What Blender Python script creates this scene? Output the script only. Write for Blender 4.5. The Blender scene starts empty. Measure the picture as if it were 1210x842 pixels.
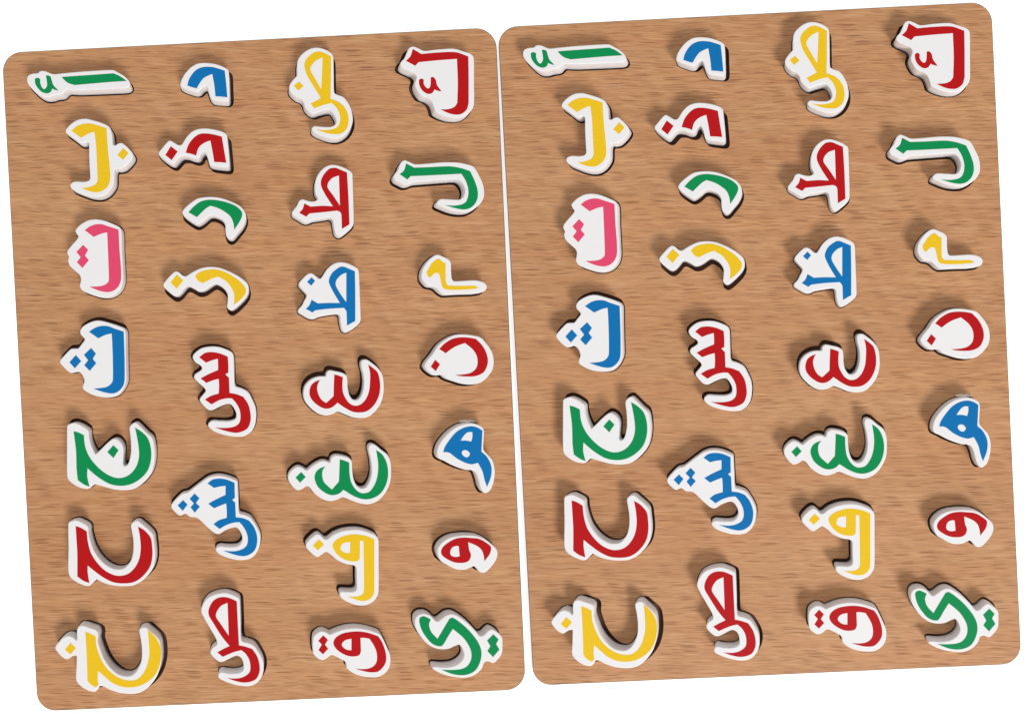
import bpy, bmesh, math, random
import numpy as np
from mathutils import Vector
from mathutils.geometry import tessellate_polygon

# ------------------------------------------------------------------ camera, world, lights
S = 0.30 / 775.0            # metres per unit; the boards are 775 units (30 cm) long
CX, CY = 605.0, 421.0       # point of the table straight below the camera
D = 1200.0                  # camera height above the board face, in units
H = 20.5                    # height of the letter blocks above the board face
T1, T2 = 8.0, 5.0           # thickness of cut-out panel and of backing panel

sc = bpy.context.scene
cam_d = bpy.data.cameras.new("camera")
cam = bpy.data.objects.new("camera", cam_d)
sc.collection.objects.link(cam)
cam.location = (0, 0, D * S)
cam_d.sensor_fit = 'HORIZONTAL'
cam_d.sensor_width = 36.0
cam_d.lens = 36.0 * D / 1210.0
cam_d.clip_start = 0.01
cam_d.clip_end = 50
sc.camera = cam

world = bpy.data.worlds.new("World")
sc.world = world
world.use_nodes = True
bg = world.node_tree.nodes["Background"]
bg.inputs[0].default_value = (1.0, 0.99, 0.98, 1)
bg.inputs[1].default_value = 0.58

sc.view_settings.view_transform = 'Standard'
sc.view_settings.look = 'None'
sc.view_settings.exposure = 0.0
sc.view_settings.gamma = 1.0


def area(name, loc, size, power, color=(1, 1, 1)):
    l = bpy.data.lights.new(name, 'AREA')
    l.shape = 'DISK'
    l.size = size
    l.energy = power
    l.color = color
    o = bpy.data.objects.new(name, l)
    o.location = loc
    o.rotation_euler = Vector((-loc[0], -loc[1], -loc[2])).to_track_quat('-Z', 'Y').to_euler()
    sc.collection.objects.link(o)
    return o


area("softbox_key", (1.62, -2.92, 3.31), 1.50, 147.0, (1, 0.985, 0.97))

# ------------------------------------------------------------------ materials
def new_mat(name):
    m = bpy.data.materials.new(name)
    m.use_nodes = True
    return m, m.node_tree, m.node_tree.nodes["Principled BSDF"]


def simple(name, col, rough=0.45, spec=0.4, noise=0.0, nscale=300.0, bump=0.0):
    m, nt, b = new_mat(name)
    b.inputs["Roughness"].default_value = rough
    b.inputs["Specular IOR Level"].default_value = spec
    b.inputs["Base Color"].default_value = (*col, 1)
    if noise or bump:
        tc = nt.nodes.new("ShaderNodeTexCoord")
        n = nt.nodes.new("ShaderNodeTexNoise")
        n.inputs["Scale"].default_value = nscale
        n.inputs["Detail"].default_value = 5
        nt.links.new(tc.outputs["Object"], n.inputs["Vector"])
        if noise:
            r = nt.nodes.new("ShaderNodeValToRGB")
            r.color_ramp.elements[0].position = 0.3
            r.color_ramp.elements[1].position = 0.7
            r.color_ramp.elements[0].color = (*[c * (1 - noise) for c in col], 1)
            r.color_ramp.elements[1].color = (*[min(1, c * (1 + noise * .4)) for c in col], 1)
            nt.links.new(n.outputs["Fac"], r.inputs["Fac"])
            nt.links.new(r.outputs["Color"], b.inputs["Base Color"])
        if bump:
            bp = nt.nodes.new("ShaderNodeBump")
            bp.inputs["Strength"].default_value = bump
            bp.inputs["Distance"].default_value = 0.0002
            nt.links.new(n.outputs["Fac"], bp.inputs["Height"])
            nt.links.new(bp.outputs["Normal"], b.inputs["Normal"])
    return m


INK = {
    'green': simple("green_ink", (0.002, 0.262, 0.078), 0.45, 0.12, 0.07, 900),
    'red': simple("red_ink", (0.47, 0.006, 0.008), 0.45, 0.12, 0.07, 900),
    'blue': simple("blue_ink", (0.003, 0.165, 0.45), 0.45, 0.12, 0.07, 900),
    'yellow': simple("yellow_ink", (0.84, 0.54, 0.016), 0.45, 0.12, 0.06, 900),
    'pink': simple("pink_ink", (0.76, 0.070, 0.160), 0.45, 0.12, 0.05, 900),
}
WHITE = simple("white_lacquer", (0.83, 0.82, 0.83), 0.45, 0.25, 0.012, 260, 0.05)
CHAR = simple("laser_cut_edge", (0.19, 0.085, 0.06), 0.8, 0.2, 0.5, 500)
CHIP = simple("torn_fibre", (0.86, 0.80, 0.74), 0.8, 0.2, 0.2, 2000, 0.6)


def wood_material(name, off, tint):
    m, nt, b = new_mat(name)
    L = nt.links.new
    N = nt.nodes.new
    tc = N("ShaderNodeTexCoord")

    wn = N("ShaderNodeTexNoise")
    wn.inputs["Scale"].default_value = 34
    wn.inputs["Detail"].default_value = 3
    L(tc.outputs["Object"], wn.inputs["Vector"])
    wc = N("ShaderNodeVectorMath"); wc.operation = 'SUBTRACT'
    wc.inputs[1].default_value = (0.5, 0.5, 0.5)
    L(wn.outputs["Color"], wc.inputs[0])
    wm = N("ShaderNodeVectorMath"); wm.operation = 'MULTIPLY'
    wm.inputs[1].default_value = (0.0, 0.0032, 0.0)
    L(wc.outputs[0], wm.inputs[0])
    warp = N("ShaderNodeVectorMath"); warp.operation = 'ADD'
    L(tc.outputs["Object"], warp.inputs[0])
    L(wm.outputs[0], warp.inputs[1])

    def mp(sx, sy, rot=-0.048, o=0.0):
        k = N("ShaderNodeMapping")
        k.inputs["Scale"].default_value = (sx, sy, 20)
        k.inputs["Rotation"].default_value = (0, 0, rot)
        k.inputs["Location"].default_value = (off[0] + o, off[1] + o * .7, 0)
        L(warp.outputs[0], k.inputs["Vector"])
        return k.outputs["Vector"]

    def noise(vec, scale, detail, rough=0.6, dist=0.0):
        n = N("ShaderNodeTexNoise")
        n.inputs["Scale"].default_value = scale
        n.inputs["Detail"].default_value = detail
        n.inputs["Roughness"].default_value = rough
        n.inputs["Distortion"].default_value = dist
        L(vec, n.inputs["Vector"])
        return n.outputs["Fac"]

    def ramp(fac, stops, inter='LINEAR'):
        r = N("ShaderNodeValToRGB")
        r.color_ramp.interpolation = inter
        e = r.color_ramp.elements
        while len(e) < len(stops):
            e.new(0.5)
        for el, (p, c) in zip(e, stops):
            el.position = p
            el.color = (*c, 1) if len(c) == 3 else c
        L(fac, r.inputs["Fac"])
        return r.outputs["Color"]

    def mix(kind, fac, a, bb):
        x = N("ShaderNodeMix")
        x.data_type = 'RGBA'
        x.blend_type = kind
        if isinstance(fac, float):
            x.inputs[0].default_value = fac
        else:
            L(fac, x.inputs[0])
        L(a, x.inputs[6])
        L(bb, x.inputs[7])
        return x.outputs[2]

    g = lambda v: (v, v, v)
    t = tint
    # broad cathedral bands of the veneer, medium streaks, then fine grain
    broad = noise(mp(5, 26), 1.0, 3, 0.55, 0.6)
    base = ramp(broad, [(0.30, (0.488 * t, 0.240 * t, 0.110 * t)), (0.50, (0.520 * t, 0.266 * t, 0.124 * t)),
                        (0.68, (0.550 * t, 0.293 * t, 0.140 * t))])
    med = noise(mp(20, 480, o=3.1), 1.0, 5, 0.66, 0.2)
    c1 = mix('MULTIPLY', 1.0, base, ramp(med, [(0.30, (0.90, 0.88, 0.86)), (0.49, g(1.0)), (0.72, (1.10, 1.11, 1.12))]))
    fine = noise(mp(110, 1500, o=7.7), 1.0, 3, 0.6, 0.1)
    c2 = mix('MULTIPLY', 1.0, c1, ramp(fine, [(0.33, (0.78, 0.74, 0.70)), (0.46, g(0.98)), (0.70, (1.10, 1.11, 1.11))]))
    # short dark pores (rays) typical of beech
    pmask = noise(mp(9, 60, o=5.0), 1.0, 2, 0.5)

    def flecks(vec, size, share):
        vo = N("ShaderNodeTexVoronoi")
        vo.voronoi_dimensions = '2D'
        vo.inputs["Scale"].default_value = 1.0
        vo.inputs["Randomness"].default_value = 1.0
        L(vec, vo.inputs["Vector"])
        a = ramp(vo.outputs["Distance"], [(size * 0.6, g(1.0)), (size, g(0.0))])
        sp = N("ShaderNodeSeparateColor")
        L(vo.outputs["Color"], sp.inputs[0])
        th = N("ShaderNodeMath"); th.operation = 'MULTIPLY_ADD'      # more of them where the mask is high
        L(pmask, th.inputs[0]); th.inputs[1].default_value = 0.6; th.inputs[2].default_value = share - 0.33
        lt = N("ShaderNodeMath"); lt.operation = 'SUBTRACT'; lt.use_clamp = True
        L(th.outputs[0], lt.inputs[0]); L(sp.outputs[0], lt.inputs[1])
        ls = N("ShaderNodeMath"); ls.operation = 'MULTIPLY'; ls.use_clamp = True
        ls.inputs[1].default_value = 8.0
        L(lt.outputs[0], ls.inputs[0])
        m2 = N("ShaderNodeMath"); m2.operation = 'MULTIPLY'
        L(a, m2.inputs[0]); L(ls.outputs[0], m2.inputs[1])
        return m2.outputs[0]

    f1 = flecks(mp(72, 1000, o=1.3), 0.34, 0.30)
    f2 = flecks(mp(105, 1300, o=9.3), 0.38, 0.45)
    f3 = flecks(mp(50, 950, o=17.3), 0.40, 0.50)
    dark = N("ShaderNodeRGB")
    dark.outputs[0].default_value = (0.250 * t, 0.102 * t, 0.040 * t, 1)
    lite = N("ShaderNodeRGB")
    lite.outputs[0].default_value = (0.70 * t, 0.42 * t, 0.225 * t, 1)

    def amount(f, k):
        q = N("ShaderNodeMath"); q.operation = 'MULTIPLY'; q.inputs[1].default_value = k
        L(f, q.inputs[0])
        return q.outputs[0]
    c3 = mix('MIX', amount(f3, 0.35), c2, lite.outputs[0])
    c3 = mix('MIX', amount(f2, 0.34), c3, dark.outputs[0])
    c3 = mix('MIX', amount(f1, 0.64), c3, dark.outputs[0])
    # reddish patches
    redn = noise(mp(9, 70, o=11.0), 1.0, 3, 0.5)
    c4 = mix('MULTIPLY', 1.0, c3, ramp(redn, [(0.45, g(1.0)), (0.68, (1.0, 0.96, 0.94))]))
    L(c4, b.inputs["Base Color"])
    b.inputs["Roughness"].default_value = 0.5
    b.inputs["Specular IOR Level"].default_value = 0.3
    bp = N("ShaderNodeBump")
    bp.inputs["Strength"].default_value = 0.25
    bp.inputs["Distance"].default_value = 0.0002
    L(fine, bp.inputs["Height"])
    L(bp.outputs["Normal"], b.inputs["Normal"])
    return m


WOOD = [wood_material("beech_veneer", (0, 0), 0.985), wood_material("beech_veneer_second", (0, 0), 0.985)]
BACK = simple("gap_shaded_plywood", (0.14, 0.068, 0.045), 0.8, 0.15, 0.3, 120)  # plywood darkened: shade of the recess gaps put into its colour
RIM = simple("sanded_rim", (0.20, 0.135, 0.10), 0.7, 0.2, 0.25, 200)

# ------------------------------------------------------------------ tracing helpers (units, image-like y down)
def parse(txt, x0, y0, s):
    pts = []
    for tok in txt.split():
        c = tok.endswith('c')
        if c:
            tok = tok[:-1]
        x, y = tok.split(',')
        pts.append((x0 + float(x) / s, y0 + float(y) / s, c))
    return pts


def smooth(pts, step):
    n = len(pts)
    out = []
    for i in range(n):
        p0, p1, p2, p3 = pts[i - 1], pts[i], pts[(i + 1) % n], pts[(i + 2) % n]
        a = np.array(p1[:2]); b = np.array(p2[:2])
        L = max(1e-6, np.linalg.norm(b - a))
        def lim(v):
            q = np.linalg.norm(v)
            return v * min(1.0, L / q) if q > 0 else v
        t1 = (b - a) if p1[2] else lim((b - np.array(p0[:2])) * 0.5)
        t2 = (b - a) if p2[2] else lim((np.array(p3[:2]) - a) * 0.5)
        k = max(1, int(round(L / step)))
        for j in range(k):
            t = j / k
            h00 = 2*t**3 - 3*t**2 + 1; h10 = t**3 - 2*t**2 + t
            h01 = -2*t**3 + 3*t**2; h11 = t**3 - t**2
            out.append(h00 * a + h10 * t1 + h01 * b + h11 * t2)
    return np.array(out)


def sarea(p):
    x, y = p[:, 0], p[:, 1]
    return 0.5 * float(np.sum(x * np.roll(y, -1) - np.roll(x, -1) * y))


def sdf(poly, X, Y):
    P = np.stack([X.ravel(), Y.ravel()], 1)
    A = poly; B = np.roll(poly, -1, 0)
    d = np.full(len(P), 1e9); inside = np.zeros(len(P), bool)
    for a, b in zip(A, B):
        ab = b - a; l2 = ab @ ab
        if l2 < 1e-12:
            continue
        t = np.clip(((P - a) @ ab) / l2, 0, 1)
        q = P - a - t[:, None] * ab
        d = np.minimum(d, (q * q).sum(1))
        c = (a[1] > P[:, 1]) != (b[1] > P[:, 1])
        if a[1] != b[1]:
            inside ^= c & (P[:, 0] < (b[0] - a[0]) * (P[:, 1] - a[1]) / (b[1] - a[1]) + a[0])
    d = np.sqrt(d)
    return np.where(inside, -d, d).reshape(X.shape)


def contour(F, xs, ys):
    """longest closed zero contour of F (marching squares)"""
    segs = {}
    ny, nx = F.shape
    sgn = F < 0
    cells = np.argwhere((sgn[:-1, :-1] != sgn[1:, 1:]) | (sgn[:-1, 1:] != sgn[1:, :-1]) | (sgn[:-1, :-1] != sgn[:-1, 1:]))

    def ep(kind, i, j):
        if kind == 0:
            a, b = F[i, j], F[i, j + 1]
            t = a / (a - b)
            return (xs[j] + t * (xs[j + 1] - xs[j]), ys[i])
        a, b = F[i, j], F[i + 1, j]
        t = a / (a - b)
        return (xs[j], ys[i] + t * (ys[i + 1] - ys[i]))
    adj = {}
    for i, j in cells:
        i = int(i); j = int(j)
        e = []
        if sgn[i, j] != sgn[i, j + 1]: e.append((0, i, j))
        if sgn[i, j + 1] != sgn[i + 1, j + 1]: e.append((1, i, j + 1))
        if sgn[i + 1, j] != sgn[i + 1, j + 1]: e.append((0, i + 1, j))
        if sgn[i, j] != sgn[i + 1, j]: e.append((1, i, j))
        for k in range(0, len(e) - 1, 2):
            adj.setdefault(e[k], []).append(e[k + 1])
            adj.setdefault(e[k + 1], []).append(e[k])
    best = []
    seen = set()
    for s in adj:
        if s in seen:
            continue
        loop = [s]; seen.add(s); cur = s
        while True:
            nxt = [q for q in adj[cur] if q not in seen]
            if not nxt:
                break
            cur = nxt[0]; seen.add(cur); loop.append(cur)
        if len(loop) > len(best):
            best = loop
    p = np.array([ep(*q) for q in best])
    for _ in range(2):
        p = (np.roll(p, 1, 0) + 2 * p + np.roll(p, -1, 0)) / 4
    # resample
    seg = np.linalg.norm(np.roll(p, -1, 0) - p, axis=1)
    cum = np.concatenate([[0], np.cumsum(seg)])
    n = int(cum[-1] / 1.6)
    q = np.concatenate([p, p[:1]])
    u = np.linspace(0, cum[-1], n, endpoint=False)
    return np.stack([np.interp(u, cum, q[:, 0]), np.interp(u, cum, q[:, 1])], 1)


def W(p, z):
    """plan units (y down) -> world metres"""
    return ((p[0] - CX) * S, (CY - p[1]) * S, z * S)


def drop(p, z):
    """plan position of a traced point that lies at height z above the board face"""
    f = (D - z) / D
    return np.array([CX + (p[..., 0] - CX) * f, CY + (p[..., 1] - CY) * f]).T if p.ndim > 1 else p


def inset(p, d):
    """move every vertex inwards by d (p anticlockwise in y-down plan has negative sign handled)"""
    a = p - np.roll(p, 1, 0); b = np.roll(p, -1, 0) - p
    a /= np.maximum(1e-9, np.linalg.norm(a, axis=1))[:, None]
    b /= np.maximum(1e-9, np.linalg.norm(b, axis=1))[:, None]
    t = a + b
    t /= np.maximum(1e-9, np.linalg.norm(t, axis=1))[:, None]
    n = np.stack([-t[:, 1], t[:, 0]], 1)
    if sarea(p) < 0:
        n = -n
    return p + n * d


def tess(loops):
    v = [[Vector((q[0], q[1], 0)) for q in l] for l in loops]
    return tessellate_polygon(v)


def link(name, verts, faces, mats, parent=None, origin=(0, 0, 0), midx=None, flat_last=0, smooth_sides=True):
    me = bpy.data.meshes.new(name)
    o3 = origin
    me.from_pydata([(x - o3[0], y - o3[1], z - o3[2]) for x, y, z in verts], [], faces)
    for m in mats:
        me.materials.append(m)
    if midx is not None:
        me.polygons.foreach_set('material_index', midx)
    bm = bmesh.new(); bm.from_mesh(me)
    bmesh.ops.recalc_face_normals(bm, faces=bm.faces)
    bm.to_mesh(me); bm.free()
    if smooth_sides:
        for f in me.polygons:
            f.use_smooth = len(f.vertices) == 4
    me.update()
    ob = bpy.data.objects.new(name, me)
    sc.collection.objects.link(ob)
    if parent:
        ob.parent = parent
        # child coordinates are stored relative to the parent's origin
    return ob


def rings(rs, zs, caps=(True, True)):
    """stack of equal-length rings -> verts, faces"""
    n = len(rs[0]); verts = []; faces = []
    for r, z in zip(rs, zs):
        verts += [W(q, z) for q in r]
    for k in range(len(rs) - 1):
        for i in range(n):
            j = (i + 1) % n
            faces.append((k * n + i, k * n + j, (k + 1) * n + j, (k + 1) * n + i))
    if caps[0]:
        faces += [tuple(t) for t in tess([rs[0]])]
    if caps[1]:
        o = (len(rs) - 1) * n
        faces += [tuple(o + q for q in t) for t in tess([rs[-1]])]
    return verts, faces


def plate(loops, z0, z1):
    """flat plate with holes between heights z0 and z1: verts, faces, flag per face (0 top/bottom, 1 outer rim, 2+ hole walls)"""
    verts = []; faces = []; flag = []
    tris = tess(loops)
    n = sum(len(l) for l in loops)
    for z in (z1, z0):
        for l in loops:
            verts += [W(q, z) for q in l]
    for t in tris:
        faces.append(tuple(t)); flag.append(0)
    for t in tris:
        faces.append(tuple(q + n for q in t)); flag.append(0)
    o = 0
    for li, l in enumerate(loops):
        m = len(l)
        for i in range(m):
            j = (i + 1) % m
            faces.append((o + i, o + j, o + j + n, o + i + n)); flag.append(1 if li == 0 else 2)
        o += m
    return verts, faces, flag


# ------------------------------------------------------------------ the traced letters
# name, look, colour, origin and scale of the tracing, gap direction, block outline, ink shapes ('h' = hole of the previous)
LET = []


def A(name, look, col, x0, y0, s, gap, outline, *ink):
    LET.append(dict(name=name, look=look, col=col, x0=x0, y0=y0, s=s, gap=gap, outline=outline, ink=ink))


A('alif', 'long green stroke with a small hamza', 'green', 27, 66, 8.643, (1, 1),
  "45,215 60,195 100,180 150,176 172,158 200,152 240,160 285,180 325,187 400,178 600,160 910,143 970,168 1040,210 1085,258 1095,295 1075,322 1030,332 800,342 600,350 520,350 450,346 425,365 405,388 370,398 325,403 280,418 220,420 170,400 120,360 70,310 42,260",
  ('stroke', "398,218c 470,212 700,196 925,180c 990,208 1062,258c 900,268 700,285 530,300c 465,280 420,245"),
  ('hamza', "125,238c 150,228 175,240c 175,275 190,320 215,345 235,335 250,305 248,260 238,205c 260,205 282,215c 295,260 312,305 360,355c 325,345 298,333c 285,365 250,382 200,370 160,335 130,285"))
A('ba', 'yellow hook with right dot', 'yellow', 60, 128, 7.017, (1, 1.2),
  "122,195 135,160 180,118 230,92 290,85 350,98 430,123 478,148 500,185 508,240 515,300 535,305 560,290 590,287 622,310 662,350 684,385 676,415 645,455 605,490 565,503 535,500 528,530 524,620 490,680 445,718 390,735 320,728 240,700 180,672 160,640 175,615 210,605 270,608 310,600 325,580 320,480 316,380 315,290 300,275 270,290 240,286 200,256 150,218",
  ('stroke', "172,187c 215,150 270,130 330,127 400,145 462,165c 475,350 490,500 493,590 470,650 425,685 380,697 320,687 255,662c 320,652 370,630 388,595 383,450 375,300 362,195c 320,208 250,245c 210,215"),
  ('dot', "602,328c 645,372c 600,428c 552,388c"))
A('ta', 'pink letter with two joined dots', 'pink', 60, 245, 7.017, (-0.8, -1.4),
  "203,190 230,155 270,125 320,103 380,98 450,110 530,142 572,165 586,200 590,350 598,500 600,600 583,665 540,715 480,742 410,742 330,720 265,690 240,655 245,620 248,590 238,560 200,525 155,480 142,440 148,410 135,380 140,355 175,310 215,265 228,240 212,215",
  ('stroke', "282,190c 320,160 370,142 420,140 480,158 562,185c 570,350 582,500 582,600 560,655 520,690 470,702 400,690 320,657c 390,655 440,645 475,620 482,590 478,450 472,300 468,207c 420,218 355,245c 320,218"),
  ('double_dot', "268,310c 310,352c 283,400c 316,437c 262,502c 217,455c 248,412c 213,370c"))
A('tha', 'blue letter with three dots', 'blue', 55, 362, 7.017, (-1.8, -3.6),
  "278,200 300,165 350,135 400,118 450,117 520,135 590,158 640,180 655,210 657,350 660,500 662,600 650,650 618,705 573,743 520,753 460,750 390,735 330,705 300,680 302,650 312,615 300,575 275,545 240,540 205,550 170,530 130,490 110,460 120,435 160,390 200,352 230,347 262,345 290,310 315,275 300,250 282,230",
  ('stroke', "352,210c 400,178 450,162 510,163 560,182 640,208c 645,350 648,500 645,630 620,680 580,712 535,720 470,708 388,680c 450,675 500,665 535,640 550,605 550,450 545,300 540,223c 490,235 428,263c 385,232"),
  ('double_dot', "370,343c 410,390c 383,432c 412,470c 358,533c 313,487c 345,445c 310,400c"),
  ('dot', "243,402c 288,452c 235,512c 190,462c"))
A('jim', 'green bowl with a dot inside', 'green', 72, 475, 7.017, (0, -3),
  "50,198 65,182 105,170 150,182 200,210 228,235 233,290 250,355 285,432c 320,400 370,350 410,315 440,300 475,312 505,345 518,390 515,450 515,515 530,530c 555,512 572,460 580,400 576,300 567,215 582,185 620,167 660,200 710,250 755,290 770,345 778,420 772,500 750,580 700,650 640,700 580,724 500,729 420,718 340,695 290,680 265,684c 240,710 210,718 150,705 90,670 55,630 48,560 48,400",
  ('stroke', "105,240c 145,250 190,272c 200,360 230,440 280,510 350,575 420,615 480,628 540,615 590,580 630,520 648,440 640,340 615,210c 670,245 715,290 740,350 750,430 740,510 710,580 650,640 580,678 500,692 410,678 330,635 270,590 220,545c 218,610 225,650 238,700c 190,680 140,645c 130,550 125,400"),
  ('dot', "435,355c 478,397c 435,462c 385,412c"))
A('ha', 'red open bowl without a dot', 'red', 74, 590, 7.017, (1.5, -0.5),
  "45,200 60,182 110,170 155,186 208,220 214,275 235,360 270,440 330,515 395,560 450,575 510,565 560,512 582,440 585,350 574,270 566,210 588,182 625,175 665,205 715,248 748,288 758,350 766,430 764,500 742,580 690,645 640,685 580,712 500,718 420,712 340,690 282,660c 250,690 215,715 170,708 100,675 58,635 45,580 47,400",
  ('stroke', "108,218c 150,232 200,262c 210,350 235,440 285,520 350,585 420,622 480,630 545,612 600,560 635,490 648,400 640,300 625,222c 680,255 730,315 742,380 745,460 730,540 695,600 640,655 580,685 500,693 420,683 340,645 270,595 208,545c 208,600 222,690c 170,670 122,635c 122,450 115,330"))
A('kha', 'yellow open bowl with left dot', 'yellow', 62, 710, 7.017, (4.2, 0),
  "200,320 202,240 218,208 250,200 300,215 365,240 378,275 375,330 400,410 430,480 480,550 540,600 600,618 655,612 700,570 735,490 740,400 730,310 718,240 740,217 775,215 812,245 855,282 885,320 897,370 902,460 892,540 865,620 815,690 760,738 700,763 640,768 560,760 480,735 420,705 390,703c 370,735 345,750 290,738 230,700 195,650 197,560 200,450c 165,455 120,480 80,462 40,420 22,385 45,345 90,300 130,285 170,298",
  ('stroke', "272,252c 310,265 358,290c 365,370 395,460 440,540 500,600 570,640 640,655 700,645 750,600 785,530 803,440 800,340 790,235c 830,270 870,320 895,380 900,450 885,540 850,610 790,665 720,700 650,712 570,705 490,670 430,620 378,575c 375,650 380,690 360,712c 320,690 290,655c 288,550 282,400"),
  ('dot', "150,342c 195,385c 150,440c 103,400c"))

A('dal', 'blue arched stroke', 'blue', 190, 60, 10.52, (3, 0.3),
  "240,425 260,350 310,270 380,200 460,158 560,150 680,165 780,200 835,235 845,280 850,400 855,560 848,610 825,630 780,630 670,618 632,600 605,550 580,465 562,440 530,446 505,470 480,500 445,512 400,505 300,470 252,445",
  ('stroke', "330,435c 350,360 400,280 460,228 540,203 640,205 720,225 795,250c 812,400 828,580c 750,572 680,568c 665,430 640,290c 580,315 530,345 490,395 445,470c 390,455"))
A('dhal', 'red arched stroke with left dot', 'red', 180, 135, 10.526, (3.2, 3.2),
  "370,368 430,275 500,210 580,180 670,175 780,190 880,220 925,255 935,320 948,450 960,600 955,645 925,660 830,652 740,638 708,618 690,550 665,478 640,458 610,485 585,535 550,552 500,545 440,522 380,515 345,530 300,580 265,615 225,612 160,570 85,505 78,475 120,420 180,350 215,325 260,345 310,375 345,383",
  ('stroke', "415,480c 450,380 510,300 580,250 660,240 760,252 865,280c 890,430 920,605c 850,598 770,595c 750,470 722,328c 660,350 600,390 565,440 545,515c 490,495"),
  ('dot', "230,398c 315,465c 240,572c 162,508c"))
A('ra', 'green curved stroke', 'green', 205, 220, 10.52, (0.8, 3.4),
  "108,320 130,280 200,215 290,155 370,135 480,130 600,148 720,190 820,240 870,290 900,350 898,420 860,500 795,580 745,640 715,655 680,645 652,605 645,550 640,470 600,410 530,373 480,362 440,373 380,425 320,465 285,470 230,442 150,385 115,348",
  ('stroke', "185,325c 250,255 330,195 410,172 500,170 620,190 730,225 800,265 850,320 850,380 810,460 755,540c 745,460 710,380 640,320 560,275 460,243c 400,280 290,385c 240,355"))
A('zay', 'yellow curved stroke with left dot', 'yellow', 186, 300, 10.025, (1, 4.6),
  "335,262 380,235 430,205 520,165 620,150 730,160 840,200 950,255 1040,320 1076,370 1080,440 1055,500 1000,565 930,630 880,662 845,652 824,625 830,560 830,480 790,410 730,365 680,350 640,370 580,412 530,435 480,435 430,406 370,378 335,388 280,455 235,492 190,490 130,445 75,390 72,350 110,300 170,235 215,205 255,215 295,248",
  ('stroke', "445,262c 500,215 580,190 680,182 780,205 880,255 960,310 1020,370 1050,430 1030,490 980,545 905,605c 912,540 905,460 870,390 810,320 720,268c 650,290 540,345c 485,320"),
  ('dot', "232,243c 308,315c 228,412c 155,337c"))
A('sin', 'red toothed letter with hooked tail', 'red', 205, 402, 7.017, (-2.6, -2),
  "158,140 175,105 230,65 300,50 370,52 430,70 480,95 496,125 500,200 503,300 512,375 560,395 615,425 648,480 678,550 685,630 672,710 635,765 580,795 510,798 430,785 340,755 290,715 290,685 320,665 380,668 460,668 510,650 520,610 500,560 470,528 430,530 380,550 320,578 280,570 230,520 215,490 230,465 265,420 255,395 200,345 170,310 178,280 215,255 235,235 225,210 180,180",
  ('stroke', "213,140c 260,105 320,97 390,110 450,135c 455,200 455,268c 430,280c 460,310c 465,435c 520,445 580,468c 620,530 638,600 640,660 620,720 580,750 520,765 440,752 345,722c 430,725 500,715 540,690 555,650 550,580 520,520 485,480c 440,480 380,495 315,530c 260,490c 310,460 375,440c 378,380 375,318c 330,330 272,352c 225,315c 290,280 370,245c 370,200 368,152c 320,165 270,185c"))
A('shin', 'blue toothed letter with three dots', 'blue', 196, 548, 7.017, (-0.8, -1.4),
  "45,337 70,303 130,246 180,232 230,195 290,150 350,110 420,93 490,100 555,122 590,142 594,185 600,305 608,402 648,418 698,440 742,498 780,575 784,640 765,710 727,765 680,790 610,797 530,782 450,752 415,717 418,692 450,680 520,686 590,680 626,648 632,600 610,550 580,525 540,530 490,550 440,580 400,570 340,520 260,447 200,437 160,412 120,427 90,412 50,370",
  ('stroke', "345,160c 390,128 450,120 510,130 570,155c 572,280c 550,295c 575,320c 580,440c 640,448 690,468c 730,520 755,590 755,660 735,715 690,750 640,762 570,750 475,717c 560,722 620,710 665,680 680,630 670,570 640,515 610,480c 560,485 500,505 445,537c 395,497c 440,465 505,445c 505,385 500,325c 460,340 400,365c 352,328c 420,290 495,255c 495,180c 450,185 400,197c"),
  ('double_dot', "238,243c 278,282c 250,322c 282,352c 240,402c 205,358c 232,325c 197,288c"),
  ('dot', "143,298c 180,335c 140,387c 98,342c"))
A('sad', 'red looped letter with hooked tail', 'red', 214, 692, 7.017, (2.6, 0),
  "165,205 185,140 230,90 300,62 370,55 435,75 478,100 486,140 492,300 500,447 555,470 603,492 642,545 678,620 683,700 660,765 617,810 560,830 480,825 390,800 315,765 307,735 330,712 390,722 470,720 513,695 515,645 500,600 460,577 400,602 345,628 310,625 260,582 242,548 260,510 296,482 290,440 240,352 190,265",
  ('stroke', "350,90 400,98 462,125c 470,300 480,490c 530,500 590,520c 630,580 650,650 650,710 625,765 580,790 520,798 450,785 385,762c 460,765 520,750 565,715 575,670 565,610 535,560 500,530c 440,545 345,585c 300,548c 350,520 402,495c 340,420 270,310 230,240 230,190 260,130 300,100",
   "385,138c 390,270 395,410c 340,330 290,255 295,215 330,165"))

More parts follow.
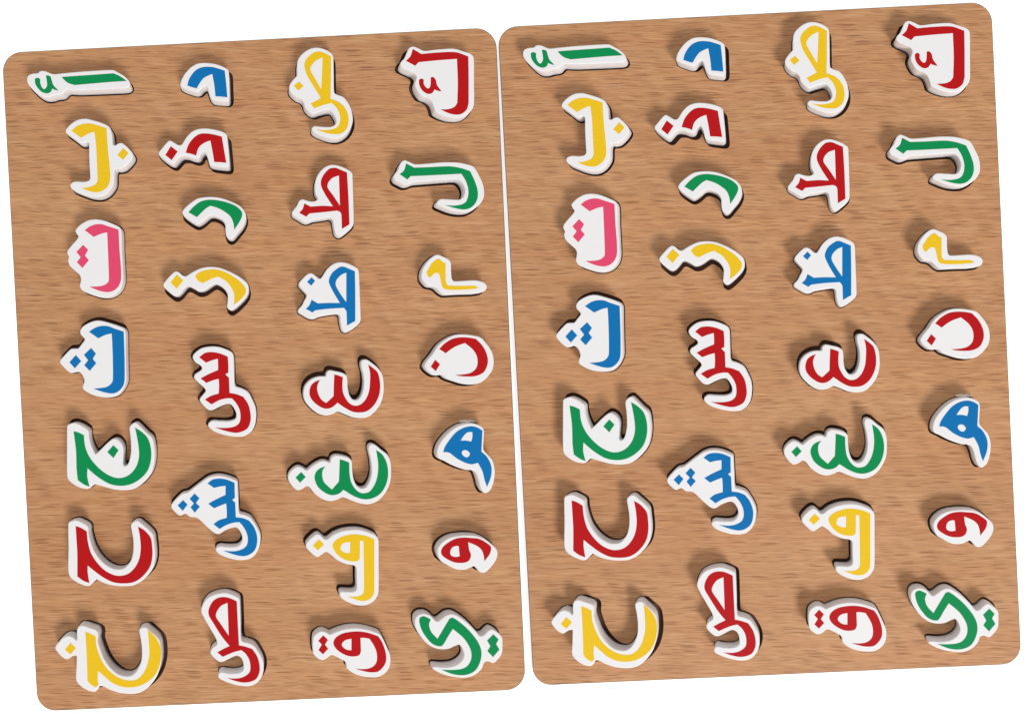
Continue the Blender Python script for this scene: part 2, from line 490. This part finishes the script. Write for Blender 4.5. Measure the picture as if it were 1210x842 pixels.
A('dad', 'yellow looped letter with small dot', 'yellow', 320, 52, 7.017, (2.6, 1),
  "216,258 216,180 230,120 275,70 330,38 390,30 450,45 500,75 518,110 522,250 526,400 552,420 603,440 643,490 672,560 680,640 658,705 618,752 560,782 490,783 410,758 352,728 338,702 360,680 420,685 500,685 535,663 540,625 520,578 490,547 450,548 400,562 350,578 312,558 280,520 270,482 245,455 205,438 165,402 150,370 160,330 190,290",
  ('stroke', "375,65 430,70 500,105c 498,280 495,455c 560,480 605,515c 635,570 645,630 635,690 605,730 560,748 490,745 430,730 375,708c 450,715 520,705 560,680 575,630 570,580 545,530 505,490c 440,505 360,535c 330,495c 370,475 415,450c 360,360 300,260 278,180 290,135 325,95",
   "430,112c 425,250 418,375c 380,310 330,220 335,185 375,140"),
  ('dot', "235,312c 272,350c 228,388c 190,348c"))
A('tah', 'red looped letter with crossbar', 'red', 334, 186, 8.42, (0.6, 0.5),
  "348,410 325,360 318,280 335,200 380,130 440,85 500,72 570,85 640,115 688,150 696,200 703,400 708,635 698,680 645,732 588,775 555,782 523,757 508,690 497,622 470,598 400,607 300,622 250,642 210,640 150,605 97,570 92,545 117,510 142,475 165,430 200,415 250,430 310,436",
  ('stroke', "480,108 530,105 580,125 640,150c 655,400 665,665c 590,712c 585,570c 570,542 540,530c 400,545 265,558c 235,590c 165,552c 200,510 215,458c 280,490c 400,482 500,487c 430,380 385,290 382,230 410,170 450,125",
   "560,180c 565,330 570,480c 510,390 448,300 455,250 495,205"))
A('zah', 'blue looped letter with one dot', 'blue', 340, 300, 8.42, (0.6, -0.6),
  "325,243 350,210 390,150 450,100 520,80 590,90 660,120 700,150 710,200 718,400 726,620 720,675 665,732 598,775 565,777 537,747 523,682 515,612 490,595 400,605 310,622 260,643 210,638 150,605 105,575 105,548 140,510 165,460 188,410 160,370 115,320 110,290 150,240 195,200 230,190 265,205 300,235",
  ('stroke', "520,130 560,128 610,148 668,172c 672,400 672,665c 590,712c 585,570c 560,535c 400,545 275,560c 245,582c 180,545c 215,510 238,455c 300,492c 400,487 520,488c 460,390 412,290 415,240 450,180",
   "583,185c 583,330 583,480c 520,390 478,310 485,260 530,210"),
  ('dot', "238,232c 272,268c 235,315c 192,278c"))
A('ain', 'red double bowl without a dot', 'red', 348, 408, 9.358, (-1, -4),
  "345,340c 357,295 390,272 440,280 520,298 572,328 585,380 588,460 605,540 640,592 680,602 720,578 750,520 765,430 760,330 738,240 735,185 757,157 800,155 860,195 920,245 968,315 986,400 986,520 957,630 898,720 820,785 730,802 640,792 560,762 475,732 420,757 350,773 270,757 190,702 120,622 97,545 110,455 160,390 220,355 280,340",
  ('stroke', "440,320c 480,330 535,350c 530,440 540,530 590,620 640,658 690,665 740,645 790,590 825,500 835,400 835,300 815,210c 870,250 920,300 945,400 945,500 920,590 870,670 800,725 720,740 640,730 560,690 475,632c 440,665 400,690 345,698 290,680 220,630 175,570 165,510 185,440 230,400 285,380c 265,410 250,470 265,540 300,600 350,635c 390,600 432,560c 435,440"))
A('ghain', 'green double bowl with left dot', 'green', 334, 508, 8.42, (0, -2.6),
  "52,460 72,415 115,375 155,360 200,375 238,397 270,372 320,335 380,306 430,306 468,318 482,275 520,250 580,253 650,272 686,303 692,380 703,470 733,545 780,577 830,562 870,490 885,400 875,290 853,195 858,155 885,137 928,150 985,198 1045,245 1074,320 1080,430 1067,530 1017,630 950,700 860,736 770,727 680,697 600,667 550,687 480,706 400,687 320,632 265,567 235,557 200,582 150,597 110,572 62,510",
  ('stroke', "568,290c 610,300 662,322c 665,420 680,510 720,580 770,620 820,625 870,605 920,530 945,440 950,330 930,195c 990,240 1030,310 1048,390 1045,480 1015,570 960,640 880,680 800,685 710,655 605,592c 560,630 490,645 420,620 350,560 318,480 330,420 370,380 425,360c 398,400 395,460 415,520 490,590c 560,510c 565,400"),
  ('dot', "185,415c 230,465c 172,522c 128,470c"))
A('fa', 'yellow loop on stem with dot', 'yellow', 348, 610, 7.655, (-1.4, -2.8),
  "300,200 350,162 430,130 520,116 600,120 680,144 738,173 760,212 762,400 762,650 753,710 710,770 640,802 570,802 490,777 430,742 407,705 418,678 470,678 530,678 560,655 560,560 557,460 532,440 470,430 390,395 330,345 285,320 245,345 205,365 170,345 115,292 102,255 130,212 180,168 215,158 250,182 275,205",
  ('stroke', "345,270 360,225 420,185 500,162 560,160 650,175 722,205c 722,400 722,650 715,700 680,745 620,762 560,750 480,722c 560,722 610,705 628,670 628,450 624,222c 592,216c 592,300 590,380c 570,400 530,405 460,390 390,345",
   "505,228c 502,330c 460,325 418,300 420,270 440,240"),
  ('dot', "222,205c 268,250c 212,305c 165,262c"))
A('qaf', 'red curled letter with joined dots', 'red', 356, 722, 9.358, (-0.8, 0),
  "345,240 420,210 500,190 600,182 700,193 800,220 868,250 905,305 942,383 978,465 987,550 968,630 917,690 840,726 740,726 640,707 560,672 502,622 492,562 430,522 370,492 330,482 290,512 240,537 190,522 137,472 124,400 128,295 152,255 200,222 240,217 285,235 315,252",
  ('stroke', "355,350 380,290 450,245 540,225 640,220 740,235 850,272c 890,330 925,420 940,500 930,570 890,630 840,665 760,670 680,655 600,632c 700,635 770,620 820,580 838,520 830,440 800,370 755,300c 700,290 655,290c 660,440c 640,480 590,495 520,490 450,460 385,410",
   "555,300c 555,428c 500,420 455,385 452,350 490,315"),
  ('double_dot', "243,262c 295,312c 262,365c 298,410c 240,472c 190,425c 228,365c 188,322c"))

A('kaf', 'red angular letter with small hamza', 'red', 460, 46, 7.655, (-2.6, 0),
  "98,235 106,208 140,170 158,125 180,83 215,68 260,82 320,107 440,94 580,87 670,112 740,137 765,172 768,400 768,585 748,640 698,690 640,712 560,712 480,690 415,655 402,615 380,565 345,535 285,510 245,455 230,405 245,345 225,310 170,285 115,258",
  ('stroke', "150,200c 190,160 213,92c 290,138c 440,125 600,122 715,160c 718,350 718,580c 700,640 650,680 590,685 530,670 465,640c 540,635 590,615 615,580c 620,400 612,182c 440,195 265,212c 235,245c"),
  ('hamza', "270,375c 290,362 310,372c 310,410 335,445 360,450 375,420 378,350c 400,350 420,375c 430,420 470,475c 430,465 410,455c 385,490 345,495 300,465 275,420"))
A('lam', 'green hooked stroke with a notched end', 'green', 454, 174, 8.77, (-1, 1.8),
  "95,300 112,270 142,230 165,170 205,133 255,147 320,173 450,167 600,154 740,154 850,172 930,202 980,282 1025,382 1038,475 1020,550 965,615 885,660 800,670 700,655 605,620 545,590 552,558 590,535 680,538 780,540 820,510 835,440 810,370 760,332 640,336 450,350 310,362 260,382 212,388 155,362 108,335",
  ('stroke', "160,280c 205,240 228,168c 310,212c 450,208 600,200 700,200 800,218 890,248c 930,330 965,430 970,510 945,580 890,630 820,645 730,630 630,600c 730,605 810,590 850,560 870,500 870,430 845,350 800,275c 600,285 400,295 275,300c 240,335c"))
A('mim', 'small yellow letter with a flat tail', 'yellow', 490, 292, 12.03, (-0.5, 1.2),
  "98,355 125,280 190,190 265,125 330,105 400,130 480,170 515,220 520,350 532,450 562,480 700,475 850,468 950,485 1010,520 1028,565 1003,615 955,640 900,647 850,655 650,660 500,668 425,668 358,630 300,575 245,555 190,548 135,500 97,435",
  ('stroke', "290,190 345,165 400,210 440,230c 440,400 445,500 475,545c 660,550 850,548 910,578c 850,592 650,605 480,605c 410,585 380,520 365,440 345,375c 300,365 260,390 220,435c 180,400 170,345c 200,300 240,235"))
A('nun', 'red round bowl with left dot', 'red', 490, 384, 10.52, (-1.5, 1),
  "228,345 262,290 320,222 405,162 500,120 600,112 720,125 820,150 880,210 940,290 975,370 985,470 965,560 900,650 820,712 720,736 620,733 500,698 390,658 348,622 312,618 255,625 200,598 145,550 120,502 142,452 190,392",
  ('stroke', "305,298c 370,230 470,170 570,152 670,155 760,170c 830,240 880,320 908,410 905,490 870,570 820,610 740,635 640,638 560,632 505,620c 620,610 700,590 760,540 782,470 770,380 720,300 625,222c 520,260 450,300 385,350c 350,325"),
  ('dot', "255,430c 315,485c 262,572c 200,515c"))
A('heh', 'blue letter with two small openings', 'blue', 500, 490, 8.42, (-1.2, 1),
  "135,380 153,305 203,228 273,158 350,108 430,85 500,83 560,102 602,140 605,220 602,340 640,390 690,450 713,540 708,640 680,730 640,772 602,772 568,718 548,640 520,570 482,550 420,545 340,520 270,490 205,455 152,430",
  ('stroke', "200,370c 215,320 260,250 330,170 410,125 480,112 540,125 590,155c 585,260 580,365c 630,410 670,480 682,550 670,630 635,715c 610,640 590,560 545,475c 510,485 480,490 420,475 340,435 270,380c 240,370",
   "490,170c 490,220 478,265c 430,255 372,255c 410,200 445,172", "385,370 405,350 440,355 465,385 450,415 425,420 395,400"))
A('waw', 'small red letter with open loop', 'red', 500, 616, 12.03, (-2, -0.4),
  "200,430 220,350 295,270 400,218 520,196 640,190 770,202 880,247 980,322 1045,392 1060,460 1035,550 970,640 900,710 850,728 800,710 760,660 730,632 690,645 620,675 540,685 450,670 350,620 245,550",
  ('stroke', "255,420 280,360 350,300 450,245 560,225 680,230 800,245 900,300 960,350 965,400 940,470 870,560c 860,480 830,400 760,340 640,290c 655,400 680,470 660,540 610,575 540,585 440,575 340,530 270,475",
   "505,345c 520,490c 460,500 400,480 385,430 410,370 460,345"))
A('ya', 'green swan shaped letter, joined dots', 'green', 474, 708, 8.42, (-0.4, -1.4),
  "135,240 140,185 172,150 230,138 288,158 335,202 362,215 395,195 450,155 510,142 570,165 660,230 740,310 785,360 825,350 855,320 892,295 930,305 978,340 1007,380 1010,470 1005,530 967,590 920,630 870,615 830,625 800,690 740,745 660,775 570,775 460,755 370,722 312,685 318,668 345,665 430,672 520,660 590,620 625,560 612,490 580,450 540,460 480,487 410,495 330,480 250,430 182,350 147,290",
  ('stroke', "180,210 190,175 230,165 295,195c 278,250 300,320 362,388c 420,290 480,190c 510,178 560,205c 650,280 730,370 780,450 800,530 785,620 740,700 670,740 590,750 500,735 400,695c 500,698 590,690 650,665 690,610 700,540 680,470 620,380 515,290c 470,360 430,430 405,462c 360,460 300,430 240,360 200,290"),
  ('double_dot', "918,343c 970,395c 945,440c 978,495c 915,570c 858,510c 888,462c 855,405c"))

# ------------------------------------------------------------------ structure: the table
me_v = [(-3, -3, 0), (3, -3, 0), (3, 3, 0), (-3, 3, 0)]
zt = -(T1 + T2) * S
TABLE, nt, bs = new_mat("white_table_added_glow")
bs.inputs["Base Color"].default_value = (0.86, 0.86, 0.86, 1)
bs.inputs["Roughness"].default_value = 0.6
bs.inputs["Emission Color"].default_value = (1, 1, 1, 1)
bs.inputs["Emission Strength"].default_value = 0.75  # added glow, keeps the table pure white and washes out the boards' shadows
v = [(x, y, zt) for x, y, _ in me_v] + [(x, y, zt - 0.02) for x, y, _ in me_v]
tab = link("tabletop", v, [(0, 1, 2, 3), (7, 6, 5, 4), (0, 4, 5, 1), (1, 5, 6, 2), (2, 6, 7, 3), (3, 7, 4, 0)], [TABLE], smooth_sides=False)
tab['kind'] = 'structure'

# ------------------------------------------------------------------ boards
CORN = [(2.0, 62.6), (585.6, 32.4), (621.3, 814.0), (44.4, 840.0)]
BC = np.array([313.0, 430.0])
SHIFT = [np.array([0.0, 0.0]), np.array([586.0, -30.3])]


def rounded(corners, r):
    out = []
    n = len(corners)
    for i in range(n):
        p = np.array(corners[i], float)
        a = np.array(corners[i - 1], float) - p; b = np.array(corners[(i + 1) % n], float) - p
        a /= np.linalg.norm(a); b /= np.linalg.norm(b)
        bis = a + b; bis /= np.linalg.norm(bis)
        half = math.acos(np.clip(a @ b, -1, 1)) / 2
        rr = r[i]
        c = p + bis * rr / math.sin(half)
        t1 = p + a * rr / math.tan(half); t2 = p + b * rr / math.tan(half)
        a1 = math.atan2(*(t1 - c)[::-1]); a2 = math.atan2(*(t2 - c)[::-1])
        d = (a2 - a1 + math.pi) % (2 * math.pi) - math.pi
        for k in range(13):
            w = a1 + d * k / 12
            out.append(c + rr * np.array([math.cos(w), math.sin(w)]))
    return np.array(out)


def hole_for(base, gap):
    lo = base.min(0) - 8; hi = base.max(0) + 8
    xs = np.arange(lo[0], hi[0], 0.6); ys = np.arange(lo[1], hi[1], 0.6)
    X, Y = np.meshgrid(xs, ys)
    F = None
    for t in (0, 0.5, 1.0):
        f = sdf(base[::2], X - gap[0] * t, Y - gap[1] * t) - 1.3
        F = f if F is None else np.minimum(F, f)
    return contour(F, xs, ys)


ORD = ['first', 'second', 'third', 'fourth', 'fifth', 'sixth', 'seventh', 'eighth']
SIDE = ['left', 'right']
for bi in range(2):
    sh = SHIFT[bi]
    bc = BC + sh
    kvec = (bc - np.array([CX, CY])) * (H / D)      # how far each block's foot is cut back under its face
    out = rounded([np.array(c) + sh for c in CORN], (23, 24, 23, 22))
    outer_in = inset(out, 0.75)
    holes = []
    blocks = []
    for L in LET:
        tr = smooth(parse(L['outline'], L['x0'], L['y0'], L['s']), 1.3) + sh
        top = drop(tr, H)
        base = top + kvec
        if bi == 0:
            L['hole'] = hole_for(base, L['gap']) - kvec
            L['ref'] = base.copy()
            holes.append(L['hole'] + kvec)
        else:
            holes.append(L['hole'] + (base[0] - L['ref'][0]) + L['k0'])
        if bi == 0:
            L['k0'] = kvec.copy()
        blocks.append((L, top, base))
    board = bpy.data.objects.new("puzzle_board", None)
    bo = W(bc, -(T1 + T2))
    board.location = bo
    board.empty_display_size = 0.02
    sc.collection.objects.link(board)
    board['label'] = ("beech veneer puzzle board on the left, with colourful Arabic letter blocks in its cutouts" if bi == 0 else
                      "beech veneer puzzle board on the right, with colourful Arabic letter blocks in its cutouts")
    board['category'] = 'puzzle board'
    board['group'] = 'wooden alphabet puzzle boards'
    # cut-out panel: top face, small chamfer, rim, laser-cut walls
    loops = [outer_in] + holes
    verts, faces, flag = plate(loops, -T1, 0.0)
    # widen the lower edge of the rim to the full outline -> tiny chamfer
    nv = sum(len(l) for l in loops)
    n0 = len(out)
    base_i = len(verts)
    verts += [W(q, -0.5) for q in out]
    nf, nl = [], []
    for f, g in zip(faces, flag):
        if g == 1:
            a, b = f[0], f[1]
            nf.append((a, b, base_i + b, base_i + a)); nl.append(1)
            nf.append((base_i + a, base_i + b, f[2], f[3])); nl.append(1)
        else:
            nf.append(f); nl.append({0: 0, 2: 2}[g])
    for i in range(n0):      # bottom ring follows the outline
        verts[nv + i] = W(out[i], -T1)
    panel = link("cutout_panel", verts, nf, [WOOD[bi], RIM, CHAR], board, bo, nl, smooth_sides=False)
    verts, faces, flag = plate([inset(out, 0.15)], -T1 - T2, -T1 - 0.02)
    back = link("backing_panel", verts, faces, [BACK], board, bo, None, smooth_sides=False)
    # torn fibre at the rim of one cutout
    rnd = random.Random(5)
    for (cx, cy, w, h, n) in ((552.0, 497.2, 19, 3.2, 16),):
        up, lo_ = [], []
        for i in range(n):
            x = cx - w / 2 + w * i / (n - 1)
            env = math.sin(math.pi * (i + .6) / (n + .2)) ** .5
            up.append((x, cy - h * .5 * env * rnd.uniform(.5, 1.2)))
            lo_.append((x, cy + h * .5 * env * rnd.uniform(.5, 1.1)))
        pl = np.array(up + lo_[::-1]) + sh
        vv, ff, _ = plate([pl], 0.05, 1.6)
        link("torn_fibre", vv, ff, [CHIP], board, bo, None, smooth_sides=False)

    for idx, (L, top, base) in enumerate(blocks):
        c = top.mean(0)
        org = W(c, -T1)
        e = bpy.data.objects.new("letter_block", None)
        e.location = org
        e.empty_display_size = 0.01
        sc.collection.objects.link(e)
        col_i, row_i = divmod(idx, 7)
        e['label'] = f"{L['look']}, {ORD[row_i]} in column {['one','two','three','four'][col_i]}, {SIDE[bi]} board"
        e['category'] = 'letter block'
        e['group'] = f"Arabic letter blocks on the {SIDE[bi]} board"
        rs = [base, base, top + kvec * (1.3 / H), inset(top, 0.35) , inset(top, 1.0)]
        zs = [-T1 + 0.03, 0.0, H - 1.3, H - 0.4, H]
        vv, ff = rings(rs, zs)
        body = link("wooden_body", vv, ff, [WHITE], e, org)
        for k in L['ink']:
            lo = [drop(smooth(parse(q, L['x0'], L['y0'], L['s']), 0.7) + sh, H) for q in k[1:]]
            if k[0] == 'hamza':
                lo = [inset(q, -0.3) for q in lo]
            vv, ff, _ = plate(lo, H - 0.2, H + 0.12)
            nm = {'stroke': 'printed_letter', 'dot': 'printed_dot', 'double_dot': 'printed_double_dot', 'hamza': 'printed_hamza'}[k[0]]
            link(nm, vv, ff, [INK[L['col']]], e, org, None, smooth_sides=False)
